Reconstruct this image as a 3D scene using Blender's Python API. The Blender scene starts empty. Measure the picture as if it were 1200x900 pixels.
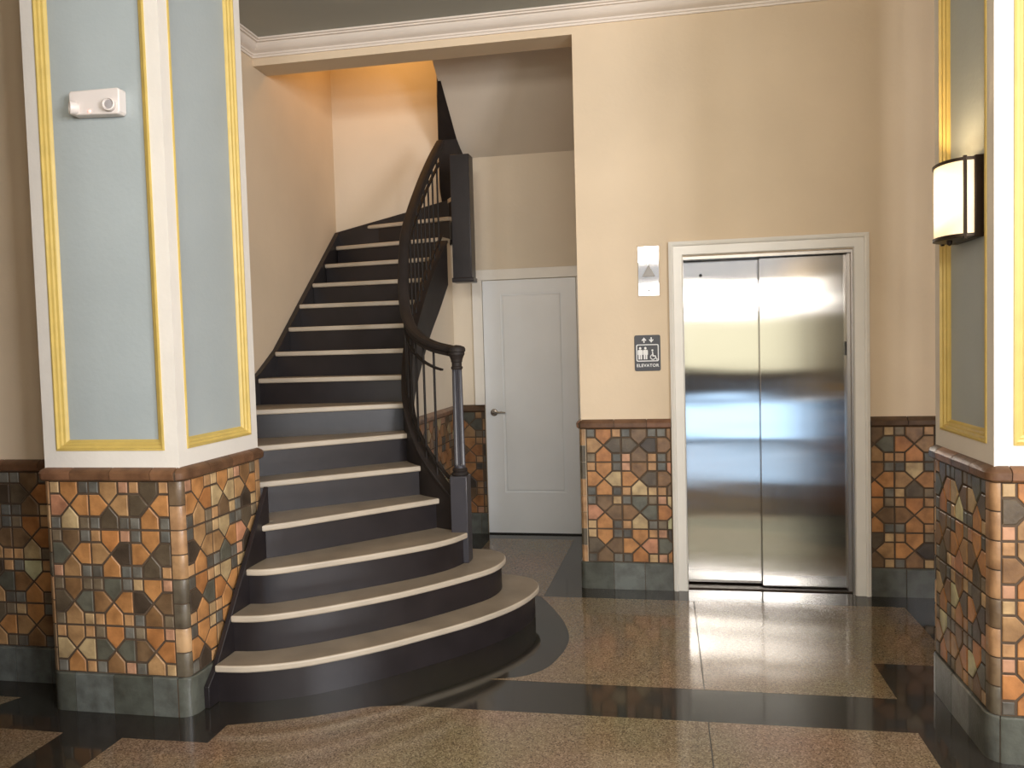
import bpy, bmesh, math, random
from mathutils import Vector, Matrix
random.seed(7)
PI = math.pi
S = bpy.context.scene
COL = S.collection

# ------------------------------------------------------------------ helpers
def lin(c):
    return tuple(((x/255)/12.92 if x/255 <= .04045 else ((x/255+.055)/1.055)**2.4) for x in c) + (1.0,)

def new_mat(name):
    m = bpy.data.materials.new(name); m.use_nodes = True
    nt = m.node_tree; b = nt.nodes['Principled BSDF']
    return m, nt, b

def paint(name, col, rough=.6, var=.06, vscale=3., bump=.0, bscale=60., spec=.5, metallic=0., coat=0.):
    """painted / plain surface with slight procedural mottling and bump"""
    m, nt, b = new_mat(name)
    b.inputs['Roughness'].default_value = rough
    b.inputs['Metallic'].default_value = metallic
    b.inputs['Specular IOR Level'].default_value = spec
    b.inputs['Coat Weight'].default_value = coat
    tc = nt.nodes.new('ShaderNodeTexCoord')
    n = nt.nodes.new('ShaderNodeTexNoise'); n.inputs['Scale'].default_value = vscale; n.inputs['Detail'].default_value = 6
    nt.links.new(tc.outputs['Object'], n.inputs['Vector'])
    r = nt.nodes.new('ShaderNodeValToRGB')
    r.color_ramp.elements[0].position = .3; r.color_ramp.elements[1].position = .7
    r.color_ramp.elements[0].color = tuple(c*(1-var) for c in col[:3])+(1,)
    r.color_ramp.elements[1].color = tuple(min(1, c*(1+var)) for c in col[:3])+(1,)
    nt.links.new(n.outputs['Fac'], r.inputs['Fac']); nt.links.new(r.outputs['Color'], b.inputs['Base Color'])
    if bump:
        n2 = nt.nodes.new('ShaderNodeTexNoise'); n2.inputs['Scale'].default_value = bscale; n2.inputs['Detail'].default_value = 4
        nt.links.new(tc.outputs['Object'], n2.inputs['Vector'])
        bp = nt.nodes.new('ShaderNodeBump'); bp.inputs['Strength'].default_value = bump; bp.inputs['Distance'].default_value = .01
        nt.links.new(n2.outputs['Fac'], bp.inputs['Height']); nt.links.new(bp.outputs['Normal'], b.inputs['Normal'])
    return m

def terrazzo(name, base, chips, rough=.16):
    m, nt, b = new_mat(name)
    b.inputs['Roughness'].default_value = rough
    b.inputs['Specular IOR Level'].default_value = .5
    tc = nt.nodes.new('ShaderNodeTexCoord')
    v = nt.nodes.new('ShaderNodeTexVoronoi'); v.inputs['Scale'].default_value = 190
    nt.links.new(tc.outputs['Object'], v.inputs['Vector'])
    sx = nt.nodes.new('ShaderNodeSeparateColor'); nt.links.new(v.outputs['Color'], sx.inputs['Color'])
    r = nt.nodes.new('ShaderNodeValToRGB'); r.color_ramp.interpolation = 'CONSTANT'
    el = r.color_ramp.elements
    el[0].position = 0; el[0].color = base
    el[1].position = .45; el[1].color = chips[0]
    for p, c in zip((.65, .8, .93), chips[1:]):
        e = el.new(p); e.color = c
    nt.links.new(sx.outputs['Red'], r.inputs['Fac'])
    n = nt.nodes.new('ShaderNodeTexNoise'); n.inputs['Scale'].default_value = 1.7; n.inputs['Detail'].default_value = 5
    nt.links.new(tc.outputs['Object'], n.inputs['Vector'])
    mx = nt.nodes.new('ShaderNodeMix'); mx.data_type = 'RGBA'; mx.blend_type = 'MULTIPLY'; mx.inputs[0].default_value = .35
    nt.links.new(r.outputs['Color'], mx.inputs[6]); nt.links.new(n.outputs['Color'], mx.inputs[7])
    gr = nt.nodes.new('ShaderNodeMapRange'); gr.inputs[1].default_value = .3; gr.inputs[2].default_value = .7
    gr.inputs[3].default_value = rough*.8; gr.inputs[4].default_value = rough*1.3
    nt.links.new(n.outputs['Fac'], gr.inputs[0]); nt.links.new(gr.outputs[0], b.inputs['Roughness'])
    nt.links.new(r.outputs['Color'], mx.inputs[6])
    nt.links.new(mx.outputs[2], b.inputs['Base Color'])
    return m

def tile_mat(name, rough=.38):
    """glazed clay tile: per-tile colour from the mesh, flashed and mottled by noise"""
    m, nt, b = new_mat(name)
    b.inputs['Roughness'].default_value = rough
    at = nt.nodes.new('ShaderNodeAttribute'); at.attribute_name = 'tile_color'
    tc = nt.nodes.new('ShaderNodeTexCoord')
    n = nt.nodes.new('ShaderNodeTexNoise'); n.inputs['Scale'].default_value = 14; n.inputs['Detail'].default_value = 6
    nt.links.new(tc.outputs['Object'], n.inputs['Vector'])
    r = nt.nodes.new('ShaderNodeValToRGB'); r.color_ramp.elements[0].position = .3; r.color_ramp.elements[1].position = .62
    r.color_ramp.elements[0].color = (.40, .36, .34, 1); r.color_ramp.elements[1].color = (1.0, 1.0, 1.0, 1)
    nt.links.new(n.outputs['Fac'], r.inputs['Fac'])
    mx = nt.nodes.new('ShaderNodeMix'); mx.data_type = 'RGBA'; mx.blend_type = 'MULTIPLY'; mx.inputs[0].default_value = .75
    nt.links.new(at.outputs['Color'], mx.inputs[6]); nt.links.new(r.outputs['Color'], mx.inputs[7])
    nt.links.new(mx.outputs[2], b.inputs['Base Color'])
    n2 = nt.nodes.new('ShaderNodeTexNoise'); n2.inputs['Scale'].default_value = 90
    nt.links.new(tc.outputs['Object'], n2.inputs['Vector'])
    bp = nt.nodes.new('ShaderNodeBump'); bp.inputs['Strength'].default_value = .12; bp.inputs['Distance'].default_value = .01
    nt.links.new(n2.outputs['Fac'], bp.inputs['Height']); nt.links.new(bp.outputs['Normal'], b.inputs['Normal'])
    return m

def steel_mat(name, rough=.2, wav=.0, aniso=.7, col=(.62, .60, .57, 1)):
    m, nt, b = new_mat(name)
    b.inputs['Base Color'].default_value = col
    b.inputs['Metallic'].default_value = 1
    b.inputs['Roughness'].default_value = rough
    b.inputs['Anisotropic'].default_value = aniso
    tg = nt.nodes.new('ShaderNodeTangent'); tg.direction_type = 'RADIAL'; tg.axis = 'Z'
    b.inputs['Anisotropic Rotation'].default_value = 0.
    nt.links.new(tg.outputs['Tangent'], b.inputs['Tangent'])
    tc = nt.nodes.new('ShaderNodeTexCoord')
    mp = nt.nodes.new('ShaderNodeMapping'); mp.inputs['Scale'].default_value = (260, 260, 1.2)
    nt.links.new(tc.outputs['Object'], mp.inputs['Vector'])
    n = nt.nodes.new('ShaderNodeTexNoise'); n.inputs['Scale'].default_value = 1; n.inputs['Detail'].default_value = 3
    nt.links.new(mp.outputs['Vector'], n.inputs['Vector'])
    mr = nt.nodes.new('ShaderNodeMapRange'); mr.inputs[3].default_value = rough*.85; mr.inputs[4].default_value = rough*1.15
    nt.links.new(n.outputs['Fac'], mr.inputs[0]); nt.links.new(mr.outputs[0], b.inputs['Roughness'])
    if wav:
        mp2 = nt.nodes.new('ShaderNodeMapping'); mp2.inputs['Scale'].default_value = (.8, .8, 5.)
        nt.links.new(tc.outputs['Object'], mp2.inputs['Vector'])
        n2 = nt.nodes.new('ShaderNodeTexNoise'); n2.inputs['Scale'].default_value = 1.0; n2.inputs['Detail'].default_value = 1
        nt.links.new(mp2.outputs['Vector'], n2.inputs['Vector'])
        bp = nt.nodes.new('ShaderNodeBump'); bp.inputs['Strength'].default_value = wav; bp.inputs['Distance'].default_value = .02
        nt.links.new(n2.outputs['Fac'], bp.inputs['Height']); nt.links.new(bp.outputs['Normal'], b.inputs['Normal'])
    return m

def glow_mat(name, col, strength, hot=None, rad=.2):
    m, nt, b = new_mat(name)
    b.inputs['Base Color'].default_value = (.8, .75, .65, 1)
    b.inputs['Roughness'].default_value = .3
    b.inputs['Emission Color'].default_value = col
    tc = nt.nodes.new('ShaderNodeTexCoord')
    if hot is None:
        n = nt.nodes.new('ShaderNodeTexNoise'); n.inputs['Scale'].default_value = 9
        nt.links.new(tc.outputs['Object'], n.inputs['Vector'])
        mr = nt.nodes.new('ShaderNodeMapRange'); mr.inputs[3].default_value = strength*.8; mr.inputs[4].default_value = strength*1.2
        nt.links.new(n.outputs['Fac'], mr.inputs[0])
    else:
        d = nt.nodes.new('ShaderNodeVectorMath'); d.operation = 'DISTANCE'; d.inputs[1].default_value = hot
        nt.links.new(tc.outputs['Object'], d.inputs[0])
        mr = nt.nodes.new('ShaderNodeMapRange'); mr.interpolation_type = 'SMOOTHSTEP'
        mr.inputs[1].default_value = .05; mr.inputs[2].default_value = rad
        mr.inputs[3].default_value = strength; mr.inputs[4].default_value = strength*.22
        nt.links.new(d.outputs['Value'], mr.inputs[0])
    nt.links.new(mr.outputs[0], b.inputs['Emission Strength'])
    return m

class MB:
    """collects geometry in world coordinates and links it as one mesh object"""
    def __init__(self): self.v = []; self.f = []; self.mi = []; self.c = []; self.sm = []
    def add(self, vs, fs, mi=0, col=None, smooth=False):
        o = len(self.v); self.v += [tuple(p) for p in vs]
        for f in fs:
            self.f.append([o+i for i in f]); self.mi.append(mi); self.c.append(col or (.5, .5, .5, 1)); self.sm.append(smooth)
        return self
    def box(self, x0, x1, y0, y1, z0, z1, mi=0, col=None):
        x0, x1 = sorted((x0, x1)); y0, y1 = sorted((y0, y1)); z0, z1 = sorted((z0, z1))
        vs = [(x, y, z) for z in (z0, z1) for y in (y0, y1) for x in (x0, x1)]
        return self.add(vs, [(0, 2, 3, 1), (4, 5, 7, 6), (0, 1, 5, 4), (2, 6, 7, 3), (0, 4, 6, 2), (1, 3, 7, 5)], mi, col)
    def prism(self, poly, a, b, axis='z', mi=0, col=None):
        """poly 2-D outline extruded along an axis from a to b"""
        n = len(poly)
        def P(p, t):
            return {'z': (p[0], p[1], t), 'y': (p[0], t, p[1]), 'x': (t, p[0], p[1])}[axis]
        vs = [P(p, a) for p in poly]+[P(p, b) for p in poly]
        fs = [list(range(n))[::-1], list(range(n, 2*n))]+[(i, (i+1) % n, n+(i+1) % n, n+i) for i in range(n)]
        return self.add(vs, fs, mi, col)
    def loft(self, rings, closed=True, caps=True, mi=0, col=None, smooth=False):
        n = len(rings[0]); vs = [p for r in rings for p in r]; fs = []
        for k in range(len(rings)-1):
            for i in range(n if closed else n-1):
                j = (i+1) % n
                fs.append((k*n+i, k*n+j, (k+1)*n+j, (k+1)*n+i))
        k0 = len(self.sm)
        L = (len(rings)-1)*n
        self.add(vs, fs+([list(range(n))[::-1], list(range(L, L+n))] if caps else []), mi, col, smooth)
        if caps and smooth: self.sm[-1] = self.sm[-2] = False
        return self
    def tube(self, pts, r, n=10, mi=0, flat=None, smooth=True):
        pts = [Vector(p) for p in pts]; rings = []
        for i, p in enumerate(pts):
            t = (pts[min(i+1, len(pts)-1)]-pts[max(i-1, 0)]).normalized()
            up = Vector((0, 0, 1)) if abs(t.z) < .95 else Vector((1, 0, 0))
            s = t.cross(up).normalized(); u = s.cross(t).normalized()
            rr = r[i] if isinstance(r, (list, tuple)) else r
            h = rr if flat is None else flat
            rings.append([p+s*rr*math.cos(2*PI*k/n)+u*h*math.sin(2*PI*k/n) for k in range(n)])
        return self.loft(rings, smooth=smooth)
    def lathe(self, c, prof, n=24, axis='z', mi=0, smooth=True, flute=None):
        rings = []
        for r, h in prof:
            ring = []
            for k in range(n):
                a = 2*PI*k/n
                rr = r
                if flute and flute[0] <= h <= flute[1] and k % 2: rr = r*flute[2]
                ring.append({'z': (c[0]+rr*math.cos(a), c[1]+rr*math.sin(a), c[2]+h),
                             'y': (c[0]+rr*math.cos(a), c[1]+h, c[2]+rr*math.sin(a)),
                             'x': (c[0]+h, c[1]+rr*math.cos(a), c[2]+rr*math.sin(a))}[axis])
            rings.append(ring)
        return self.loft(rings, mi=mi, smooth=smooth)
    def ribbon(self, path, l, r, zb, zt, mi=0, col=None):
        """vertical board along a plan path, from offset l to offset r (left positive)"""
        A = offset(path, l); B = offset(path, r); rings = []
        for i in range(len(path)):
            b = zb[i] if isinstance(zb, (list, tuple)) else zb; t = zt[i] if isinstance(zt, (list, tuple)) else zt
            rings.append([(A[i][0], A[i][1], b), (B[i][0], B[i][1], b), (B[i][0], B[i][1], t), (A[i][0], A[i][1], t)])
        return self.loft(rings, mi=mi, col=col)
    def sweep(self, path, prof, mi=0, col=None, closed=False):
        """profile of (offset to the right of the path, z) swept along a plan path"""
        rings = []
        offs = {}
        for o, z in prof:
            if o not in offs: offs[o] = offset(path, -o, closed)
        for i in range(len(path)):
            rings.append([(offs[o][i][0], offs[o][i][1], z) for o, z in prof])
        if closed: rings.append(rings[0])
        return self.loft(rings, caps=not closed, mi=mi, col=col)
    def build(self, name, mats, parent=None, bevel=0, seg=2, label=None):
        org = Vector((0, 0, 0)); p = parent
        while p is not None: org += Vector(p.location); p = p.parent
        me = bpy.data.meshes.new(name)
        me.from_pydata([tuple(Vector(v)-org) for v in self.v], [], self.f)
        if not isinstance(mats, (list, tuple)): mats = [mats]
        for m in mats: me.materials.append(m)
        for i, p in enumerate(me.polygons): p.material_index = self.mi[i]; p.use_smooth = True
        at = me.attributes.new('tile_color', 'FLOAT_COLOR', 'CORNER')
        k = 0
        for i, p in enumerate(me.polygons):
            for _ in p.loop_indices:
                at.data[_].color = self.c[i]
        bm = bmesh.new(); bm.from_mesh(me)
        bmesh.ops.recalc_face_normals(bm, faces=bm.faces); bm.to_mesh(me); bm.free()
        me.validate(); me.set_sharp_from_angle(angle=math.radians(32)); me.update()
        o = bpy.data.objects.new(name, me); COL.objects.link(o)
        if parent: o.parent = parent
        if bevel:
            md = o.modifiers.new('bevel', 'BEVEL'); md.width = bevel; md.segments = seg; md.limit_method = 'ANGLE'; md.angle_limit = math.radians(40)
        if label: o['label'] = label
        return o

def offset(path, d, closed=False):
    n = len(path); out = []
    for i in range(n):
        def nrm(a, b):
            dx, dy = b[0]-a[0], b[1]-a[1]; L = math.hypot(dx, dy) or 1
            return (-dy/L, dx/L)
        ns = []
        if i > 0 or closed: ns.append(nrm(path[i-1], path[i]))
        if i < n-1 or closed: ns.append(nrm(path[i], path[(i+1) % n]))
        sx = sum(a[0] for a in ns)/len(ns); sy = sum(a[1] for a in ns)/len(ns); L2 = sx*sx+sy*sy or 1
        out.append((path[i][0]+d*sx/L2, path[i][1]+d*sy/L2))
    return out

def empty(name, loc):
    o = bpy.data.objects.new(name, None); o.location = loc; o.empty_display_size = .2; COL.objects.link(o); return o
def tag(o, label=None, cat=None, group=None, kind=None):
    if label: o['label'] = label
    if cat: o['category'] = cat
    if group: o['group'] = group
    if kind: o['kind'] = kind
    return o
def struct(o, label=None, cat=None): return tag(o, label, cat, kind='structure')

def smooth_path(pts, n=6):
    """Catmull-Rom resample of 2-D or 3-D points"""
    out = []
    P = [Vector(p) for p in pts]
    for i in range(len(P)-1):
        p0 = P[i-1] if i else P[0]*2-P[1]; p1 = P[i]; p2 = P[i+1]; p3 = P[i+2] if i+2 < len(P) else P[-1]*2-P[-2]
        for k in range(n):
            t = k/n
            out.append(tuple(.5*((2*p1)+(p2-p0)*t+(2*p0-5*p1+4*p2-p3)*t*t+(3*p1-p0-3*p2+p3)*t**3)))
    out.append(tuple(P[-1])); return out

# ------------------------------------------------------------------ materials
M = {}
M['cream'] = paint('cream plaster', (.69, .555, .395, 1), .75, .05, 1.6, .12, 35)
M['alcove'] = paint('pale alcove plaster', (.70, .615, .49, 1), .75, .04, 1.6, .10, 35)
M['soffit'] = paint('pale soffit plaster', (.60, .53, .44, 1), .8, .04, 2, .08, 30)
M['ceil'] = paint('blue grey ceiling paint', (.38, .385, .345, 1), .8, .05, 1.5, .05, 30)
M['white'] = paint('white plaster', (.74, .70, .635, 1), .6, .03, 5, .10, 40)
M['casing'] = paint('white gloss trim', (.80, .77, .71, 1), .35, .03, 6, .03, 40)
M['crown'] = paint('cream white crown', (.74, .66, .58, 1), .5, .03, 6)
M['blue'] = paint('pale blue panel paint', (.38, .425, .43, 1), .5, .05, 2.2, .10, 45)
M['yellow'] = paint('ochre yellow moulding', (.58, .425, .12, 1), .45, .08, 12)
M['door'] = paint('white door paint', (.80, .83, .86, 1), .28, .02, 4)
M['dark'] = paint('black brown gloss paint', (.016, .0125, .0135, 1), .36, .2, 8, .05, 30)
M['darkrail'] = paint('dark brown rail paint', (.020, .015, .013, 1), .6, .2, 8, spec=.25)
M['newel'] = paint('dark slate gloss paint', (.04, .038, .045, 1), .35, .1, 8)
M['iron'] = paint('black iron', (.018, .014, .012, 1), .6, .2, 20, spec=.2)
M['tread'] = paint('stone tread edge', (.46, .395, .31, 1), .45, .10, 5, .05, 60)
M['tread_shade'] = paint('shaded stone tread top', (.255, .205, .15, 1), .5, .18, 5, .05, 60)  # darker copy of the tread stone: shade on the tops put into colour
M['tile'] = tile_mat('clay tile')
M['base'] = tile_mat('slate green base tile', .3)
M['grout'] = paint('dark brown grout', (.075, .048, .028, 1), .8, .25, 12)
M['floor_dark'] = terrazzo('dark terrazzo', (.030, .027, .022, 1), [(.036, .032, .027, 1), (.025, .022, .018, 1), (.045, .040, .033, 1), (.055, .05, .042, 1)], .08)
M['floor_tan'] = terrazzo('tan terrazzo', (.22, .16, .095, 1), [(.30, .22, .135, 1), (.15, .10, .06, 1), (.37, .28, .18, 1), (.10, .07, .045, 1)], .09)
M['joint'] = paint('dark joint', (.03, .025, .02, 1), .5)
M['steel'] = steel_mat('brushed stainless steel', .13, .10, 1.0, (.56, .545, .53, 1))
M['steel_plain'] = steel_mat('stainless trim', .42, 0, .5, (.36, .33, .30, 1))
M['nickel'] = steel_mat('satin nickel', .25, 0, 0, (.45, .42, .38, 1))
M['black'] = paint('black gap', (.008, .008, .008, 1), .6)
M['bronze'] = paint('dark bronze', (.035, .022, .014, 1), .4, .2, 10, metallic=.6)
M['sign'] = paint('charcoal sign plastic', (.045, .047, .055, 1), .5, .05, 10)
M['signwhite'] = paint('white sign relief', (.75, .75, .74, 1), .5, .02)
M['plastic'] = paint('white plastic', (.72, .66, .62, 1), .4, .02)
M['lens'] = paint('grey lamp lens', (.35, .33, .33, 1), .2, .05)
M['greybtn'] = paint('grey button', (.30, .28, .26, 1), .4, .03)
M['glow'] = glow_mat('lit frosted glass', (1, .70, .36, 1), 3.2, (-.09, 0., .155), .165)
M['led'] = glow_mat('red indicator', (1, .08, .06, 1), 3.0)
M['asph'] = paint('street asphalt', (.2, .2, .21, 1), .8)

# ------------------------------------------------------------------ tiles
PAL = [((212, 146, 88), 24), ((204, 134, 78), 18), ((194, 146, 98), 14), ((160, 116, 76), 12), ((134, 102, 72), 11), ((108, 90, 70), 10),
       ((84, 68, 54), 6), ((220, 184, 134), 7), ((218, 150, 112), 6), ((228, 214, 164), 2), ((112, 106, 90), 7)]
PALS = [((132, 123, 110), 16), ((212, 158, 108), 16), ((146, 124, 98), 12), ((106, 96, 84), 10), ((220, 178, 128), 9), ((116, 110, 100), 8), ((216, 158, 122), 6)]
BASEP = [((122, 120, 110), 5), ((134, 133, 124), 4), ((108, 106, 94), 4), ((144, 140, 130), 2)]
CAPP = [((144, 100, 70), 5), ((126, 88, 62), 4), ((106, 78, 56), 3), ((156, 108, 78), 2)]
BULL = [((188, 142, 98), 5), ((200, 150, 106), 4), ((138, 110, 82), 3), ((212, 166, 120), 3), ((112, 98, 80), 2)]
def pick(pal, k=1.):
    t = random.uniform(0, sum(w for _, w in pal))
    for c, w in pal:
        t -= w
        if t <= 0: break
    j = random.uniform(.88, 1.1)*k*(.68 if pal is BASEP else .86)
    l = lin(c); return (l[0]*j*.87, l[1]*j*.95, l[2]*j, 1)

def clip(poly, x0, x1, y0, y1):
    def half(p, f):
        out = []
        for i in range(len(p)):
            a, b = p[i-1], p[i]; fa, fb = f(a), f(b)
            if fa >= 0 and fb >= 0: out.append(b)
            elif fa >= 0 > fb or fb >= 0 > fa:
                t = fa/(fa-fb); q = (a[0]+t*(b[0]-a[0]), a[1]+t*(b[1]-a[1])); out.append(q)
                if fb >= 0: out.append(b)
        return out
    for f in (lambda p: p[0]-x0, lambda p: x1-p[0], lambda p: p[1]-y0, lambda p: y1-p[1]):
        poly = half(poly, f)
        if len(poly) < 3: return None
    return poly
def area(p): return .5*abs(sum(p[i-1][0]*p[i][1]-p[i][0]*p[i-1][1] for i in range(len(p))))
def inset(p, d):
    if sum(p[i-1][0]*p[i][1]-p[i][0]*p[i-1][1] for i in range(len(p))) < 0: p = p[::-1]
    q = []
    for a in p:
        if not q or math.hypot(a[0]-q[-1][0], a[1]-q[-1][1]) > 1e-5: q.append(a)
    if len(q) > 2 and math.hypot(q[0][0]-q[-1][0], q[0][1]-q[-1][1]) < 1e-5: q.pop()
    return offset(q, d, True)

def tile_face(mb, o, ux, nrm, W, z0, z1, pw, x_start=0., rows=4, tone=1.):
    """field of house-shaped and square tiles on a wall face; o = plan point of the face start, ux = plan direction, nrm = outward"""
    ph = (z1-z0)/rows
    def P(x, z, d): return (o[0]+ux[0]*x+nrm[0]*d, o[1]+ux[1]*x+nrm[1]*d, z0+z)
    # grout bed
    mb.add([P(0, 0, .004), P(W, 0, .004), P(W, z1-z0, .004), P(0, z1-z0, .004), P(0, 0, -.01), P(W, 0, -.01), P(W, z1-z0, -.01), P(0, z1-z0, -.01)],
           [(0, 1, 2, 3), (0, 4, 5, 1), (1, 5, 6, 2), (2, 6, 7, 3), (3, 7, 4, 0)], 1)
    s = .265
    cell = [[(0, 0), (s, 0), (s, s), (0, s)], [(1-s, 0), (1, 0), (1, s), (1-s, s)], [(1-s, 1-s), (1, 1-s), (1, 1), (1-s, 1)], [(0, 1-s), (s, 1-s), (s, 1), (0, 1)],
            [(s, 0), (1-s, 0), (1-s, s), (.5, .5), (s, s)], [(s, 1), (s, 1-s), (.5, .5), (1-s, 1-s), (1-s, 1)],
            [(0, s), (s, s), (.5, .5), (s, 1-s), (0, 1-s)], [(1, s), (1, 1-s), (1-s, 1-s), (.5, .5), (1-s, s)]]
    nx = int((W-x_start)/pw)+2
    for i in range(-1, nx):
        for j in range(rows):
            for k, poly in enumerate(cell):
                q = [(x_start+(i+a)*pw, (j+b)*ph) for a, b in poly]
                q = clip(q, .001, W-.001, 0, z1-z0)
                if not q or area(q) < 1.6e-4: continue
                a = inset(q, .0052); b = inset(a, .0028)
                if area(b) < 4e-5 or len(a) != len(b): continue
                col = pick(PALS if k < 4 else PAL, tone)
                n = len(a)
                hgt = .009+random.uniform(-.0012, .0012)
                vs = [P(x, z, .003) for x, z in a]+[P(x, z, hgt-.002) for x, z in a]+[P(x, z, hgt) for x, z in b]
                fs = [(t, (t+1) % n, n+(t+1) % n, n+t) for t in range(n)]+[(n+t, n+(t+1) % n, 2*n+(t+1) % n, 2*n+t) for t in range(n)]+[list(range(2*n, 3*n))]
                mb.add(vs, fs, 0, col)

def arc_split(path, lens, gap=.003, closed=False):
    """cut a plan path into pieces of given lengths"""
    pts = list(path)+([path[0]] if closed else [])
    cum = [0]
    for a, b in zip(pts, pts[1:]): cum.append(cum[-1]+math.hypot(b[0]-a[0], b[1]-a[1]))
    def at(t):
        t = min(max(t, 0), cum[-1])
        for i in range(len(pts)-1):
            if t <= cum[i+1]+1e-9:
                k = (t-cum[i])/((cum[i+1]-cum[i]) or 1); return (pts[i][0]+k*(pts[i+1][0]-pts[i][0]), pts[i][1]+k*(pts[i+1][1]-pts[i][1]))
        return pts[-1]
    out = []; t = 0; k = 0
    while t < cum[-1]-.01:
        L = lens(k) if callable(lens) else lens; k += 1
        e = min(t+L, cum[-1])
        if cum[-1]-e < .05: e = cum[-1]
        a, b = t+gap/2, e-gap/2
        out.append([at(a)]+[pts[i] for i in range(len(pts)) if a+.002 < cum[i] < b-.002]+[at(b)])
        t = e
    return out

def tile_run(mb, path, prof, length, pal, closed=False, gap=.004, groutprof=None):
    for p in arc_split(path, length, gap, closed):
        mb.sweep(p, prof, 0, pick(pal))
    if groutprof: mb.sweep(path, groutprof, 1, None, closed)

ZB, ZT, ZC = .175, 1.052, 1.112   # base top, field top, cap top
BASEPROF = [(0, 0), (.022, 0), (.022, ZB-.006), (.017, ZB), (0, ZB)]
CAPPROF = [(0, ZT+.002), (.020, ZT+.002), (.030, ZT+.010), (.032, ZT+.036), (.024, ZT+.048), (0, ZC)]
BASEG = [(0, 0), (.019, 0), (.019, ZB-.008), (0, ZB-.004)]
CAPG = [(0, ZT-.004), (.022, ZT+.004), (.027, ZT+.036), (0, ZC-.006)]

def rrect(x0, x1, y0, y1, r, n=5):
    """rounded rectangle, clockwise seen from above so that outside is on the left... returned so that the right side is outside"""
    pts = []
    for cx, cy, a0 in ((x1-r, y0+r, -PI/2), (x1-r, y1-r, 0), (x0+r, y1-r, PI/2), (x0+r, y0+r, PI)):
        for k in range(n+1):
            a = a0+PI/2*k/n; pts.append((cx+r*math.cos(a), cy+r*math.sin(a)))
    return pts   # counter-clockwise: outside is on the right

# ------------------------------------------------------------------ dimensions
D = 5.22; T = 5.43          # lobby back wall, front and rear face
XW = -2.752                 # stair side wall
XWB = -2.80                 # ... at the back
YB = 6.69                   # alcove back wall
X0 = -.538                  # right jamb of the stair opening
ZH = 3.586; ZCE = 3.735     # header underside, ceiling
XL, XR = -7.0, 3.4; YF = -2.2  # left end pushed far out to darken the corridor
ZU = 5.6                    # upper stairwell ceiling

# ------------------------------------------------------------------ room shell
# floor: dark terrazzo field with tan inlaid panels
mb = MB()
mb.add([(XL, YF, 0), (XR, YF, 0), (XR, 6.9, 0), (XL, 6.9, 0), (XL, YF, -.1), (XR, YF, -.1), (XR, 6.9, -.1), (XL, 6.9, -.1)], [(0, 1, 2, 3), (4, 7, 6, 5), (0, 4, 5, 1), (1, 5, 6, 2), (2, 6, 7, 3), (3, 7, 4, 0)])
def panel(p, mi=1, z=.0006): mb.add([(x, y, z) for x, y in p], [list(range(len(p)))], mi)
curve_edge = [(-.80, 5.0), (-.70, 4.80), (-.60, 4.56), (-.54, 4.33), (-.535, 4.15), (-.556, 4.02), (-.60, 3.87), (-.70, 3.76), (-.86, 3.705)]
panel(smooth_path(curve_edge, 4)+[(.985, 3.715), (.985, 4.115), (1.37, 4.115), (1.37, 5.0)])
panel([(-1.45, 5.06), (-.78, 5.0), (-.75, 6.5), (-1.45, 6.5)])
panel([(-2.27, -1.8), (.98, -1.8), (.98, 3.40), (-1.20, 3.378)]+smooth_path([(-1.32, 3.35), (-1.6, 3.2), (-1.883, 3.10)], 4)+[(-1.88, 2.945), (-2.27, 2.935)])
panel([(-6.8, 2.25), (-2.56, 2.25), (-2.56, 2.945), (-6.8, 2.945)])
panel([(-4.1, 3.09), (-3.10, 3.09), (-3.03, 3.235), (-4.1, 3.235)])
panel([(1.55, -1.8), (3.2, -1.8), (3.2, 2.9), (1.55, 2.9)])
for y0, y1 in ((3.714, 5.0), (-1.8, 3.392)):
    panel([(.1545, y0), (.1595, y0), (.1595, y1), (.1545, y1)], 2, .0009)
struct(mb.build('floor', [M['floor_dark'], M['floor_tan'], M['joint']]), 'polished terrazzo floor with tan panels and dark bands', 'floor')

mb = MB(); mb.box(XL, XR, YF, T, ZCE, ZCE+.12)
struct(mb.build('ceiling', M['ceil']), 'grey blue painted ceiling', 'ceiling')
mb = MB(); mb.box(XWB-.2, X0+.15, T, YB+.2, ZU, ZU+.1)
struct(mb.build('ceiling_stairwell', M['cream']), 'ceiling of the upper stairwell', 'ceiling')

# lobby back wall with stair opening and elevator opening
EX0, EX1, EZ = .125, 1.15, 2.14
mb = MB()
mb.box(X0, EX0, D, T, 0, ZCE); mb.box(EX1, XR, D, T, 0, ZCE); mb.box(EX0, EX1, D, T, EZ, ZCE)
mb.box(XW, X0, D, T, ZH, ZU)
mb.box(X0, XR, D, T, ZCE, ZU) if False else None
wb = struct(mb.build('wall_back', M['cream']), 'cream plaster wall holding the elevator doors', 'wall')
mb = MB(); mb.box(EX0-.1, EX1+.1, T+.25, T+.3, 0, 2.4)
struct(mb.build('wall_shaft', M['black']), 'dark wall inside the elevator shaft', 'wall')

def wain(parent, path, faces, name_prefix=''):
    """base, tile field and cap for a straight or bent wall run (right side of the path is the room side)"""
    m = MB(); tile_run(m, path, BASEPROF, .2, BASEP, groutprof=BASEG); m.build('tile_base', [M['base'], M['grout']], parent)
    m = MB()
    for f in faces: tile_face(m, *f)
    m.build('tile_wainscot', [M['tile'], M['grout']], parent)
    m = MB(); tile_run(m, path, CAPPROF, .21, CAPP, groutprof=CAPG); m.build('wainscot_cap', [M['tile'], M['grout']], parent)

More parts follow.
